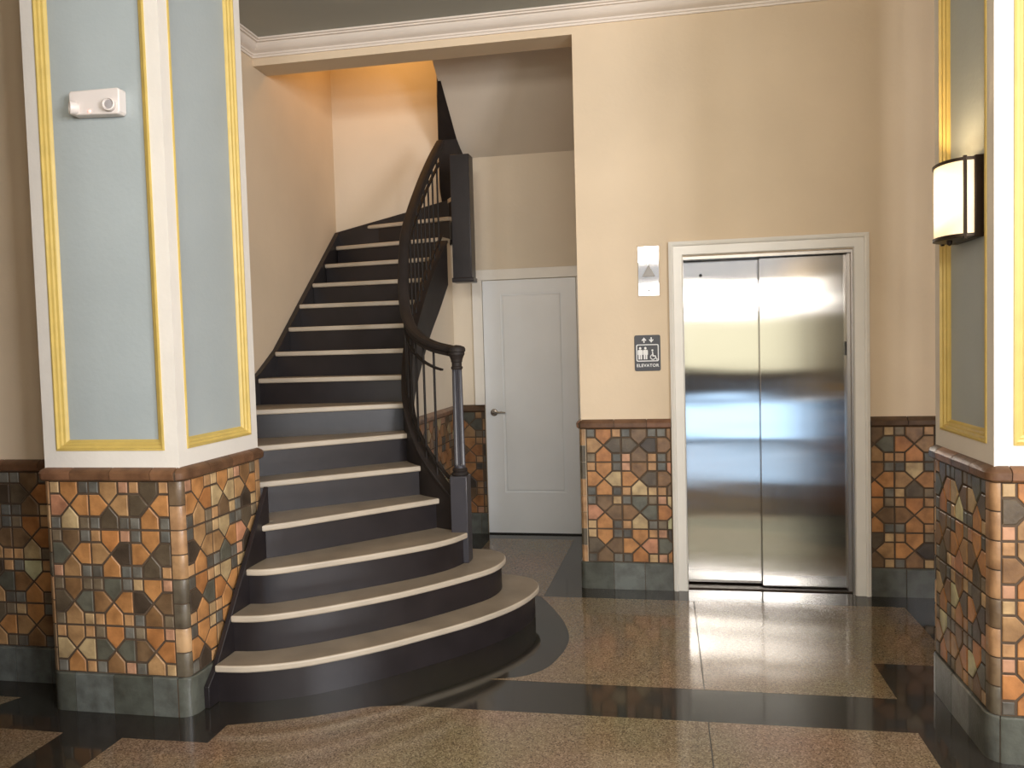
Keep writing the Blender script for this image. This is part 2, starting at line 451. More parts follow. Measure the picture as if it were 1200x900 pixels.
# elevator wall, left part (with the return round the jamb) and right part
m = MB(); path = [(X0, T), (X0, D), (.043, D)]
def jamb_path(r): return [(X0, T)]+[(X0+r-r*math.cos(a), D+r-r*math.sin(a)) for a in [PI/2*k/5 for k in range(6)]]+[(.04, D)]
tile_run(m, jamb_path(.015), BASEPROF, .2, BASEP, groutprof=BASEG)
tile_run(m, [(1.237, D), (2.2, D)], BASEPROF, .2, BASEP, groutprof=BASEG)
m.build('tile_base', [M['base'], M['grout']], wb)
m = MB()
tile_face(m, (X0+.03, D), (1, 0), (0, -1), .04-X0-.03, ZB, ZT, .227)
tile_face(m, (1.237, D), (1, 0), (0, -1), .9, ZB, ZT, .227, -.09)
tile_face(m, (X0, T), (0, -1), (-1, 0), T-D-.02, ZB, ZT, .2)
for k in range(8):
    z = ZB+.002+k*(ZT-ZB)/8
    m.sweep([(X0, D+.022), (X0, D+.008), (X0+.008, D), (X0+.026, D)], [(0, z), (.010, z), (.010, z+.106), (0, z+.106)], 0, pick(BULL))
m.build('tile_wainscot', [M['tile'], M['grout']], wb)
m = MB()
tile_run(m, jamb_path(.01), CAPPROF, .21, CAPP, groutprof=CAPG)
tile_run(m, [(1.237, D), (2.2, D)], CAPPROF, .21, CAPP, groutprof=CAPG)
m.build('wainscot_cap', [M['tile'], M['grout']], wb)

# stair side wall (lobby return + stairwell), alcove back wall, alcove right wall, under-stair wall
mb = MB(); mb.prism([(XW, 3.885), (XW, D), (XWB, YB), (XWB-.15, YB), (XW-.15, 3.885)], 0, ZU)
struct(mb.build('wall_stair_side', M['cream']), 'cream wall running up beside the stairs', 'wall')
mb = MB(); mb.box(XWB-.15, X0+.12, YB, YB+.15, 0, ZU)
wab = struct(mb.build('wall_alcove', M['alcove']), 'cream wall behind the stairs around the white door', 'wall')
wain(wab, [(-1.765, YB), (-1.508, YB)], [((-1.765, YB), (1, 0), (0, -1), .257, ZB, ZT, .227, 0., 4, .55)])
mb = MB(); mb.box(X0, X0+.12, T, YB, 0, ZU)
struct(mb.build('wall_alcove_side', M['cream']), 'side wall of the door alcove', 'wall')

# pillar-side wall on the left, added light-blocking wall, outer walls, window wall
mb = MB(); mb.box(XL, -2.802, 3.42, 3.90, 0, ZCE)
wl = struct(mb.build('wall_left', M['cream']), 'cream wall left of the panelled pillar', 'wall')
wain(wl, [(XL, 3.42), (-2.803, 3.42)], [((-4.29, 3.42), (1, 0), (0, -1), 1.485, ZB, ZT, .219)])
mb = MB(); mb.box(XL-.15, XL, 2.2, 3.6, 0, ZCE); mb.box(XL-.15, -2.215, YF, 2.18, 0, ZCE)  # second box added to keep light off the left wall
wfl = struct(mb.build('wall_light_block', M['cream']), 'added cream wall out of view, blocking light to the left wall', 'wall')
wain(wfl, [(-2.215, YF), (-2.215, 2.18), (-4.2, 2.18)], [((-2.215, -1.4), (0, 1), (1, 0), 3.58, ZB, ZT, .2237), ((-2.215, 2.18), (-1, 0), (0, 1), 1.6, ZB, ZT, .227)])
RY0, RY1, RZ0, RZ1 = -2.0, .2, 1.4, 3.6  # opening for the added side fill lamp
mb = MB(); mb.box(XR, XR+.15, RY1, T, 0, ZCE); mb.box(XR, XR+.15, YF, RY0, 0, ZCE); mb.box(XR, XR+.15, RY0, RY1, 0, RZ0); mb.box(XR, XR+.15, RY0, RY1, RZ1, ZCE)
struct(mb.build('wall_right', M['cream']), 'added cream wall out of view, blocking light to the left wall', 'wall')
WX0, WX1, WZ = -1.9, 3.2, 3.64
mb = MB(); mb.box(XL-.15, WX0, YF-.2, YF, 0, ZCE); mb.box(WX1, XR+.15, YF-.2, YF, 0, ZCE); mb.box(WX0, WX1, YF-.2, YF, WZ, ZCE)
struct(mb.build('wall_front', M['cream']), 'street wall with tall windows behind the camera', 'wall')
mb = MB()
for x in (WX0, -.63, .64, 1.92, WX1-.06): mb.box(x, x+.06, YF-.16, YF-.04, 0, WZ)
for z in (0, .71, .78, .85, .92, .99, 1.06, 1.11, 2.08, 2.58, 2.80, WZ-.06): mb.box(WX0, WX1, YF-.16, YF-.04, z, z+.065)
mb2 = MB()
for y in (RY0, (RY0+RY1)/2-.03, RY1-.06): mb2.box(XR+.03, XR+.11, y, y+.06, RZ0, RZ1)
for z in (RZ0, 2.2, RZ1-.06): mb2.box(XR+.03, XR+.11, RY0, RY1, z, z+.06)
struct(mb2.build('side_fill_frame', M['bronze']), 'added unseen frame around the side fill lamp', 'window')  # frame added round the side fill lamp
struct(mb.build('window_1', M['bronze']), 'tall framed street windows behind the camera', 'window')

# crown moulding: along the stair side wall, then along the header and elevator wall
CR = [(0, 3.636), (.012, 3.636), (.014, 3.648), (.022, 3.652), (.024, 3.662), (.040, 3.668), (.060, 3.684), (.072, 3.704), (.076, 3.712), (.092, 3.714), (.094, 3.722), (.108, 3.724), (.108, ZCE), (0, ZCE)]
mb = MB(); mb.sweep([(XW, 3.6), (XW, D), (XR, D)], CR)
struct(mb.build('trim_1', M['crown']), 'stepped cream crown moulding under the ceiling', 'moulding')

# ------------------------------------------------------------------ panelled pillars
def pillar(x0, x1, y0, y1, label):
    root = tag(empty('pillar', ((x0+x1)/2, (y0+y1)/2, 0)), label, 'pillar', kind='thing')
    R = .028; q = .066; zb, zt = 1.187, 3.50
    m = MB(); m.box(x0+R, x1-R, y0+R, y1-R, 0, ZCE-.002); m.build('panel', M['blue'], root, label='pale blue recessed panel')
    m = MB()
    for a in (x0, x1-q):
        for b in (y0, y1-q): m.box(a, a+q, b, b+q, ZT, ZCE-.002)
    if x0 < 0: m.box(x0-.031, x0, 3.44, y1-.03, 0, ZCE-.002)   # plaster return where the wall meets the pillar
    for z0_, z1_ in ((ZT, zb), (zt, ZCE-.002)):
        m.box(x0+q, x1-q, y0, y0+R, z0_, z1_); m.box(x0+q, x1-q, y1-R, y1, z0_, z1_)
        m.box(x0, x0+R, y0+q, y1-q, z0_, z1_); m.box(x1-R, x1, y0+q, y1-q, z0_, z1_)
    m.build('plaster_surround', M['white'], root, label='white plaster surround')
    # stepped yellow moulding round each recessed panel
    m = MB()
    prof = [(0., 0.), (0., .004), (.008, .006), (.012, -.004), (.022, -.006), (.026, -.014), (.036, -.016), (.040, -.023), (.047, -.0275), (.047, -.029), (0, -.029)]
    def frame(o, ux, nrm, W):
        P = lambda x, z, d: (o[0]+ux[0]*x+nrm[0]*d, o[1]+ux[1]*x+nrm[1]*d, z)
        rings = []
        for cx, cz, sx, sz in ((q, zb, 1, 1), (W-q, zb, -1, 1), (W-q, zt, -1, -1), (q, zt, 1, -1), (q, zb, 1, 1)):
            rings.append([P(cx+sx*a, cz+sz*a, b) for a, b in prof])
        m.loft(rings, caps=False)
    frame((x0, y0), (1, 0), (0, -1), x1-x0); frame((x1, y0), (0, 1), (1, 0), y1-y0)
    frame((x1, y1), (-1, 0), (0, 1), x1-x0); frame((x0, y1), (0, -1), (-1, 0), y1-y0)
    m.build('panel_moulding', M['yellow'], root, label='yellow stepped panel moulding')
    # tile dado
    cw = .052
    m = MB()
    for o, ux, nrm, W in (((x0, y0), (1, 0), (0, -1), x1-x0), ((x1, y0), (0, 1), (1, 0), y1-y0), ((x1, y1), (-1, 0), (0, 1), x1-x0), ((x0, y1), (0, -1), (-1, 0), y1-y0)):
        o2 = (o[0]+ux[0]*.02, o[1]+ux[1]*.02)
        tile_face(m, o2, ux, nrm, W-.02-cw, ZB, ZT, (W-.02-cw)/3.)
    cs = [((x1-cw, y0), (x1-.02, y0), (x1, y0+.02)), ((x1, y1-cw), (x1, y1-.02), (x1-.02, y1)), ((x0+cw, y1), (x0+.02, y1), (x0, y1-.02)), ((x0, y0+cw), (x0, y0+.02), (x0+.02, y0))]
    for a, b, c in cs:
        cen = {0: (x1-.02, y0+.02), 1: (x1-.02, y1-.02), 2: (x0+.02, y1-.02), 3: (x0+.02, y0+.02)}[cs.index((a, b, c))]
        arc = []
        a0 = math.atan2(b[1]-cen[1], b[0]-cen[0])
        for k in range(6):
            t = a0+PI/2*k/5; arc.append((cen[0]+.02*math.cos(t), cen[1]+.02*math.sin(t)))
        ax = Vector(b)-Vector(a); ax.normalize()
        p = [(a[0]+ax.x*.003, a[1]+ax.y*.003)]+arc
        z = ZB+.002; hh = (ZT-ZB)/8
        m.sweep([a]+arc, [(0, ZB), (.005, ZB), (.005, ZT), (0, ZT)], 1)
        for k in range(8):
            m.sweep(p, [(0, z+.002), (.009, z+.002), (.0105, z+.006), (.0105, z+hh-.008), (.009, z+hh-.004), (0, z+hh-.004)], 0, pick(BULL)); z += hh
    m.build('tile_wainscot', [M['tile'], M['grout']], root)
    r1 = rrect(x0, x1, y0, y1, .045)
    m = MB(); tile_run(m, r1, BASEPROF, .195, BASEP, True, groutprof=BASEG); m.build('tile_base', [M['base'], M['grout']], root, label='slate green tile base')
    r2 = rrect(x0, x1, y0, y1, .012, 3)
    m = MB(); tile_run(m, r2, CAPPROF, .2, CAPP, True, groutprof=CAPG); m.build('wainscot_cap', [M['tile'], M['grout']], root, label='reddish brown tile cap')
    return root
PLX0, PLX1, PLY0, PLY1 = -2.768, -2.095, 3.162, 3.857
PRX0, PRX1, PRY0, PRY1 = 1.190, 1.863, 3.214, 3.857
pillar(PLX0, PLX1, PLY0, PLY1, 'square pillar with blue panels and tiled lower half, left of the staircase')
pillar(PRX0, PRX1, PRY0, PRY1, 'square blue panelled pillar right of the elevator, carrying the lit sconce')

# ------------------------------------------------------------------ staircase
RI = .179
N = {
 1: smooth_path([(-2.05, 3.288), (-1.95, 3.293), (-1.85, 3.312), (-1.678, 3.382), (-1.516, 3.494), (-1.355, 3.631), (-1.191, 3.80), (-1.018, 3.994), (-.878, 4.199), (-.792, 4.385), (-.75, 4.575), (-.763, 4.698), (-.826, 4.799), (-.955, 4.862), (-1.08, 4.875), (-1.2, 4.85)], 3),
 2: smooth_path([(-2.05, 3.441), (-1.95, 3.450), (-1.85, 3.484), (-1.681, 3.589), (-1.515, 3.724), (-1.345, 3.879), (-1.173, 4.075), (-1.03, 4.265), (-.96, 4.392), (-.934, 4.545), (-.965, 4.68), (-1.06, 4.768), (-1.2, 4.79)], 3),
 3: smooth_path([(-2.05, 3.600), (-1.95, 3.612), (-1.839, 3.68), (-1.643, 3.832), (-1.467, 3.982), (-1.287, 4.16), (-1.185, 4.30), (-1.135, 4.43), (-1.13, 4.47)], 3),
 4: [(-2.05, 3.775), (-1.95, 3.86), (-1.31, 4.56)],
 5: [(-2.36, 3.91), (-1.455, 4.645)],
 6: [(-2.60, 3.93), (-1.575, 4.85)],
 7: [(-2.71, 4.48), (-1.645, 5.00)],
 8: [(-2.712, 5.03), (-1.69, 5.15)],
 9: [(-2.715, 5.294), (-1.73, 5.31)],
 10: [(-2.723, 5.535), (-1.75, 5.515)],
 11: [(-2.730, 5.745), (-1.755, 5.73)],
 12: [(-2.737, 6.01), (-1.755, 5.95)],
 13: [(-2.746, 6.285), (-1.75, 6.15)],
 14: [(-2.755, 6.555), (-1.74, 6.34)],
 15: [(-2.50, 6.65), (-1.72, 6.44)],
 16: [(-1.78, 6.66), (-1.63, 6.45)],
}
LEFT = {4: [(-2.05, 3.90)], 6: [(-2.71, 3.93)], 14: [(-2.757, 6.65)]}
st = tag(empty('staircase', (-1.6, 4.6, 0)), 'curving staircase of dark risers and pale stone treads with a black railing', 'staircase')
for i in range(1, 16):
    nose = N[i]; nxt = offset(N[i+1], .032)
    if i == 15: nxt = [(-1.80, 6.655), (-1.66, 6.47)]
    if i == 1: nxt = nxt[:-1]+[(-1.2, 4.80)]
    poly = list(nose)+nxt[::-1]+LEFT.get(i, [])[::-1]
    m = MB(); m.prism(poly, i*RI-.034, i*RI); m.mi[1] = 1  # top face takes the shaded copy
    m.build('tread', [M['tread'], M['tread_shade']], st, bevel=.009, seg=3)
    m = MB()
    a = offset(nose, .026); b = offset(nose, .05)
    m.ribbon(nose, .026, .05, (i-1)*RI+(.0 if i == 1 else -.005), i*RI-.034)
    m.build('riser', M['dark'], st)
m = MB(); m.prism([(-1.78, 6.66), (-1.66, 6.47), (-1.63, 6.47), (-1.63, 6.66)], 16*RI-.034, 16*RI); m.build('tread', M['tread'], st)
m = MB(); m.ribbon([(-1.77, 6.66), (-1.63, 6.46)], .0, .02, 15*RI, 16*RI-.034); m.build('riser', M['dark'], st)

# wall strings: against the pillar, up the side wall, across the back wall
m = MB()
m.prism([(3.235, .002), (3.235, .10), (3.30, .155), (3.455, .36), (3.858, .905), (3.858, .0)], -2.0725, -2.047, 'x')
m.prism([(-2.74, 3.892), (-2.17, 3.892), (-2.17, 3.905), (-2.74, 3.905)], 0, .70)
m.build('wall_string', M['dark'], st, bevel=.003)
m = MB()
pth = [(XW, 3.91), (XW, 4.5), (XW, 5.08), (XW, D+.12), (XWB+.001, YB-.04)]
m.ribbon(pth, 0, -.040, [.6, .8, 1.1, 1.25, 2.2], [1.15, 1.25, 1.47, 1.625, 2.635])
m.build('wall_string', M['dark'], st, bevel=.003)
m = MB()
m.ribbon([(XWB, YB-.001), (-2.1, YB-.001), (-1.72, YB-.001)], 0, -.040, [2.2, 2.3, 2.5], [2.635, 2.785, 2.87])
m.build('wall_string', M['dark'], st, bevel=.003)

# outer curved string
SP = [(-1.20, 4.52), (-1.33, 4.585), (-1.44, 4.665), (-1.54, 4.785), (-1.61, 4.91), (-1.655, 5.03), (-1.69, 5.2), (-1.705, 5.4), (-1.71, 5.7), (-1.698, 5.95), (-1.675, 6.13)]
STOP = [.70, .83, .955, 1.10, 1.25, 1.39, 1.60, 1.80, 2.06, 2.27, 2.43]
SBOT = [.34, .40, .52, .72, .88, 1.00, 1.24, 1.43, 1.69, 1.90, 2.10]
RZ = [1.585, 1.615, 1.665, 1.745, 1.855, 2.03, 2.33, 2.54, 2.81, 3.035, 3.20]
s3 = smooth_path([(x, y, z) for (x, y), z in zip(SP, STOP)], 5); sb = smooth_path([(x, y, z) for (x, y), z in zip(SP, SBOT)], 5)
m = MB(); m.ribbon([p[:2] for p in s3], .028, -.028, [p[2] for p in sb], [p[2] for p in s3])
m.build('outer_string', M['darkrail'], st, bevel=.004)
m = MB(); m.ribbon([p[:2] for p in s3], .036, -.036, [p[2]-.004 for p in s3], [p[2]+.018 for p in s3])
m.build('string_cap', M['darkrail'], st, bevel=.004)
# handrail
hr = smooth_path([(x, y, z) for (x, y), z in zip(SP, RZ)], 5)
m = MB(); rings = []
hp = offset([p[:2] for p in hr], 0)
for i, p in enumerate(hr):
    a = hr[max(i-1, 0)]; b = hr[min(i+1, len(hr)-1)]
    t = Vector((b[0]-a[0], b[1]-a[1], b[2]-a[2])).normalized(); s = t.cross(Vector((0, 0, 1))).normalized(); u = s.cross(t)
    prof = [(-.022, -.032), (.022, -.032), (.026, -.012), (.034, -.004), (.036, .010), (.028, .024), (.012, .031), (-.012, .031), (-.028, .024), (-.036, .010), (-.034, -.004), (-.026, -.012)]
    rings.append([Vector(p)+s*q+u*w for q, w in prof])
m.loft(rings, smooth=False); m.build('handrail', M['darkrail'], st)
# iron bars parallel to rail and string
def bar(name, base, dz, i0, i1, r=.009):
    m = MB(); pts = [(p[0], p[1], p[2]+dz) for p in base[i0:i1]]
    rings = []
    for i, p in enumerate(pts):
        a = pts[max(i-1, 0)]; b = pts[min(i+1, len(pts)-1)]
        t = Vector((b[0]-a[0], b[1]-a[1], b[2]-a[2])).normalized(); s = t.cross(Vector((0, 0, 1))).normalized(); u = s.cross(t)
        rings.append([Vector(p)+s*q+u*w for q, w in ((-.010, -.006), (.010, -.006), (.010, .006), (-.010, .006))])
    m.loft(rings); m.build(name, M['iron'], st)
bar('upper_bar', hr, -.125, 3, len(hr)-1)
bar('lower_bar', s3, .085, 2, len(s3)-1)
cum = [0]
for a, b in zip(s3, s3[1:]): cum.append(cum[-1]+math.hypot(b[0]-a[0], b[1]-a[1]))
t = .155; nb = 0
while t < cum[-1]-.04:
    i = max(k for k in range(len(cum)) if cum[k] <= t); i = min(i, len(s3)-2); f = (t-cum[i])/(cum[i+1]-cum[i])
    L = lambda A: tuple(A[i][k]+f*(A[i+1][k]-A[i][k]) for k in range(3))
    a = L(s3); b = L(hr)
    m = MB(); m.tube([(a[0], a[1], a[2]+.01), (b[0], b[1], b[2]-.028)], .0075, 8)
    m.build('baluster', M['iron'], st)
    t += .098; nb += 1
# newel
nx, ny = -1.175, 4.50
m = MB(); m.box(nx-.05, nx+.05, ny-.05, ny+.05, 2*RI, .862); nw = m.build('newel_post', M['newel'], st, bevel=.004, label='slate grey square newel pedestal')
m = MB()
m.lathe((nx, ny, .862), [(.046, 0), (.049, .008), (.046, .016), (.040, .022), (.044, .030), (.044, .036), (.037, .044)], 24)
m.build('shaft_base', M['darkrail'], nw)
m = MB()
m.lathe((nx, ny, .90), [(.034, .0), (.034, .02), (.033, .03), (.029, .56), (.029, .58)], 32, flute=(.025, .565, .80), smooth=False)
m.build('fluted_shaft', M['newel'], nw)
m = MB()
m.lathe((nx, ny, 1.478), [(.030, 0), (.034, .006), (.034, .014), (.029, .020), (.029, .040), (.033, .046), (.033, .054), (.035, .060), (.043, .080), (.047, .086), (.047, .100), (.052, .104), (.052, .120), (.046, .130), (.026, .138), (.0, .142)], 28)
m.build('capital', M['darkrail'], nw)
# drop newel at the turn and the string of the returning flight
m = MB(); m.box(-1.600, -1.448, 6.10, 6.235, 2.125, 3.10)
m.build('drop_newel', M['dark'], st, bevel=.004)
m = MB(); m.box(-1.61, -1.438, 6.095, 6.24, 2.115, 2.15); m.build('newel_foot', M['dark'], st, bevel=.006)
# returning flight: sloping plaster soffit and its dark string
SL = .75; zs = lambda y: 3.205+SL*(YB-y)
XS = -1.665
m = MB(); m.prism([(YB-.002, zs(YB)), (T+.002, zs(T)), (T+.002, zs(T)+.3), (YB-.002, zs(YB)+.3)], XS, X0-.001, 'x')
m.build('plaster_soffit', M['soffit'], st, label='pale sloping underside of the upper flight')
m = MB()
pts_r = [(XS, 6.60, zs(6.60)), (XS, 5.95, zs(5.95))]
def wedge(y, w): return [(XS+.02, y, zs(y)-.004), (XS-w, y, zs(y)-.004), (XS-w, y, zs(y)+.45), (XS+.02, y, zs(y)+.45)]
m.loft([[(x, 6.66, z) for x, z in ((XS+.04, 2.84), (XS-.16, 2.84), (XS-.16, zs(6.66)+.45), (XS+.04, zs(6.66)+.45))],
        [(x, 6.60, z) for x, z in ((XS+.03, 2.95), (XS-.16, 2.95), (XS-.16, zs(6.60)+.45), (XS+.03, zs(6.60)+.45))],
        wedge(6.52, .135), wedge(6.35, .085), wedge(6.2, .045), wedge(6.08, .006)])
m.build('upper_string', M['darkrail'], st)
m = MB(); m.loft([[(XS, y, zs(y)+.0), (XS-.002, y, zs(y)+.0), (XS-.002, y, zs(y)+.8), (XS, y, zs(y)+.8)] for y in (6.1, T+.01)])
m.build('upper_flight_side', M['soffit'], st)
# wall under the stairs with its dado
mb = MB()
up = [(-1.36, 4.70), (-1.50, 4.84), (-1.60, 4.98), (-1.66, 5.12), (-1.71, 5.32), (-1.762, 5.55), (-1.764, 6.0), (-1.764, YB)]
mb.ribbon(up, .05, 0, 0, [.45, .78, .95, 1.14, 1.36, 1.60, 1.98, 2.60])
wu = struct(mb.build('wall_understair', M['alcove']), 'cream wall closing the space under the stairs', 'wall')
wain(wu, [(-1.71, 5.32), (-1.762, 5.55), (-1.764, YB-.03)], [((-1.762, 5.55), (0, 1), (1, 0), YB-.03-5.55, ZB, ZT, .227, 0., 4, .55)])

# ------------------------------------------------------------------ white door in the alcove
mb = MB()
mb.box(-1.588, -1.502, YB-.028, YB, ZC, 2.1675); mb.box(-.700, -.615, YB-.028, YB, 0, 2.1675); mb.box(-1.588, -.615, YB-.028, YB, 2.168, 2.257)
dr = struct(mb.build('door_1', M['casing'], bevel=.003), 'plain white door with a lever handle behind the stairs', 'door')
mb = MB(); z0, z1 = .012, 2.162; xa, xb = -1.497, -.705
pa = (-1.345, -.822, .36, 2.05)
mb.box(xa, pa[0], YB-.022, YB-.002, z0, z1); mb.box(pa[1], xb, YB-.022, YB-.002, z0, z1)
mb.box(pa[0], pa[1], YB-.022, YB-.002, z0, pa[2]); mb.box(pa[0], pa[1], YB-.022, YB-.002, pa[3], z1)
g = .012
mb.box(pa[0], pa[1], YB-.012, YB-.002, pa[2], pa[3])
mb.loft([[(pa[0]+g, YB-.011, pa[2]+g), (pa[1]-g, YB-.011, pa[2]+g), (pa[1]-g, YB-.011, pa[3]-g), (pa[0]+g, YB-.011, pa[3]-g)],
         [(pa[0]+g+.01, YB-.018, pa[2]+g+.01), (pa[1]-g-.01, YB-.018, pa[2]+g+.01), (pa[1]-g-.01, YB-.018, pa[3]-g-.01), (pa[0]+g+.01, YB-.018, pa[3]-g-.01)]])
leaf = mb.build('door_leaf', M['door'], dr)
mb = MB(); hx, hz = -1.425, 1.045
mb.lathe((hx, YB-.022, hz), [(.0, 0), (.031, 0), (.031, -.006), (.026, -.011), (.013, -.013), (.011, -.05), (.0, -.052)], 20, 'y')
mb.tube([(hx-.008, YB-.066, hz), (hx+.03, YB-.068, hz+.003), (hx+.07, YB-.064, hz+.006), (hx+.105, YB-.056, hz)], [.010, .009, .008, .006], 10)
mb.build('door_handle', M['nickel'], leaf, label='satin nickel lever handle')
mb = MB(); mb.box(-1.5, -.70, YB-.018, YB-.001, .0, .011); mb.build('door_gap', M['black'], dr)

# ------------------------------------------------------------------ elevator
el = tag(empty('elevator', (.64, D, 0)), 'brushed stainless steel elevator doors in a white frame', 'elevator', kind='thing')
m = MB()
prof = [(0, 0), (0, -.026), (.018, -.034), (.026, -.030), (.030, -.020), (.082, -.020), (.088, -.012), (.088, .02), (0, .02)]
x0, x1, zt = .043, 1.234, 2.233
rings = [[(x0+a, D+b, 0) for a, b in prof], [(x0+a, D+b, zt-a) for a, b in prof], [(x1-a, D+b, zt-a) for a, b in prof], [(x1-a, D+b, 0) for a, b in prof]]
m.loft(rings); m.build('door_frame', M['casing'], el, label='white moulded frame')
m = MB(); m.box(1.137, 1.149, D+.01, D+.20, 0, EZ-.001); m.box(.126, .134, D+.02, D+.20, 0, EZ-.001); m.box(.126, 1.149, D+.012, D+.2, EZ-.02, EZ-.001)
m.box(1.118, 1.137, D+.045, D+.20, 0, EZ-.02)
m.build('door_jamb', M['steel_plain'], el, label='stainless steel jamb')
m = MB(); m.box(.128, .612, D+.13, D+.16, .018, EZ-.024); m.build('door_panel', M['steel'], el, bevel=.002)
m = MB(); m.box(.604, 1.122, D+.085, D+.115, .014, EZ-.024); m.build('door_panel', M['steel'], el, bevel=.002)
m = MB(); m.box(.128, 1.148, D+.035, D+.22, 0.0, .008); m.build('sill', M['bronze'], el)
m = MB(); m.lathe((.246, D+.131, 2.026), [(0, 0), (.010, 0), (.010, -.004), (0, -.004)], 16, 'y'); m.build('keyhole', M['black'], el)
m = MB(); m.box(1.113, 1.119, D+.055, D+.08, 1.49, 1.575); m.build('sensor', M['black'], el)

# call panel
cp = tag(empty('call_button_panel', (-.082, D, 1.9)), 'narrow stainless call plate with an up arrow button beside the elevator', 'call button')
m = MB(); m.box(-.149, -.016, D-.007, D, 1.900, 2.215); m.build('plate', M['steel'], cp, bevel=.002)
m = MB(); cx, cz = -.082, 2.055
m.prism([(cx-.042, cz-.033), (cx+.042, cz-.033), (cx, cz+.042)], D-.014, D-.0065, 'y'); m.build('arrow_button', M['greybtn'], cp, bevel=.002, label='grey triangular up button')
for z in (1.935, 2.183):
    m = MB(); m.lathe((cx, D-.0065, z), [(0, 0), (.0055, 0), (.005, -.0025), (0, -.003)], 12, 'y'); m.build('screw', M['black'], cp)

# elevator sign
sg = tag(empty('elevator_sign', (-.099, D, 1.42)), 'charcoal ELEVATOR sign with white arrows and wheelchair figure, below the call plate', 'sign')
sx0, sx1, sz0, sz1 = -.181, -.017, 1.421, 1.651
def rpoly(x0, x1, z0, z1, r, n=5):
    return [(p[0], p[1]) for p in rrect(x0, x1, z0, z1, r, n)]
m = MB(); m.prism(rpoly(sx0, sx1, sz0, sz1, .012), D-.006, D, 'y'); m.build('plate', M['sign'], sg, bevel=.001)
yf, yb = D-.0075, D-.0055
def sbox(m, a, b, c, d): m.box(a, b, yf, yb, c, d)
scx = (sx0+sx1)/2
m = MB()   # picture border ring
o_ = rpoly(scx-.071, scx+.071, 1.482, 1.592, .010); i_ = rpoly(scx-.065, scx+.065, 1.488, 1.586, .006)
rings = [[(x, yb, z) for x, z in o_], [(x, yf, z) for x, z in o_], [(x, yf, z) for x, z in i_], [(x, yb, z) for x, z in i_]]
m.loft(rings, caps=False); m.build('border', M['signwhite'], sg)
for ax, sgn in ((scx-.021, 1), (scx+.025, -1)):
    m = MB(); zc_ = 1.619; 
    m.prism([(ax-.004, zc_-sgn*.017), (ax+.004, zc_-sgn*.017), (ax+.004, zc_+sgn*.004), (ax-.004, zc_+sgn*.004)], yf, yb, 'y')
    m.prism([(ax-.015, zc_-sgn*.001), (ax-.011, zc_-sgn*.006), (ax, zc_+sgn*.006), (ax+.011, zc_-sgn*.006), (ax+.015, zc_-sgn*.001), (ax, zc_+sgn*.017)], yf, yb, 'y')
    m.build('arrow', M['signwhite'], sg)
for px in (scx-.046, scx-.013):
    m = MB(); zf = 1.496
    m.prism([(px+.0075*math.cos(2*PI*k/14), zf+.071+.0085*math.sin(2*PI*k/14)) for k in range(14)], yf, yb, 'y')
    m.prism([(px-.0115, zf), (px-.0015, zf), (px-.0015, zf+.028), (px+.0015, zf+.028), (px+.0015, zf), (px+.0115, zf), (px+.0115, zf+.028), (px+.0155, zf+.030), (px+.0155, zf+.056), (px+.011, zf+.061), (px-.011, zf+.061), (px-.0155, zf+.056), (px-.0155, zf+.030), (px-.0115, zf+.028)], yf, yb, 'y')
    m.build('standing_figure', M['signwhite'], sg)
m = MB(); wx, wz = scx+.034, 1.510
ring_o = [(wx+.018*math.cos(a), wz+.018*math.sin(a)) for a in [math.radians(100+k*12) for k in range(21)]]
ring_i = [(wx+.013*math.cos(a), wz+.013*math.sin(a)) for a in [math.radians(100+k*12) for k in range(21)]]
m.prism(ring_o+ring_i[::-1], yf, yb, 'y')
m.prism([(wx-.006, wz+.034), (wx+.001, wz+.034), (wx+.004, wz+.010), (wx+.017, wz+.010), (wx+.025, wz-.014), (wx+.031, wz-.011), (wx+.033, wz-.015), (wx+.022, wz-.020), (wx+.013, wz+.003), (wx-.003, wz+.003)], yf, yb, 'y')
m.prism([(wx-.003+.0065*math.cos(2*PI*k/14), wz+.043+.0065*math.sin(2*PI*k/14)) for k in range(14)], yf, yb, 'y')
m.build('wheelchair_figure', M['signwhite'], sg)
cu = bpy.data.curves.new('lettering', 'FONT'); cu.body = 'ELEVATOR'; cu.size = .027; cu.align_x = 'CENTER'; cu.extrude = .001; cu.space_character = 1.12; cu.offset = .0006
tmp = bpy.data.objects.new('tmp_text', cu); COL.objects.link(tmp)
bpy.context.view_layer.update()
me = bpy.data.meshes.new_from_object(tmp.evaluated_get(bpy.context.evaluated_depsgraph_get()))
bpy.data.objects.remove(tmp)
me.transform(Matrix.Translation(Vector((scx, yf+.001, 1.4475))-Vector(sg.location)) @ Matrix.Rotation(PI/2, 4, 'X'))
me.materials.clear(); me.materials.append(M['signwhite'])
tx = bpy.data.objects.new('lettering', me); COL.objects.link(tx); tx.parent = sg

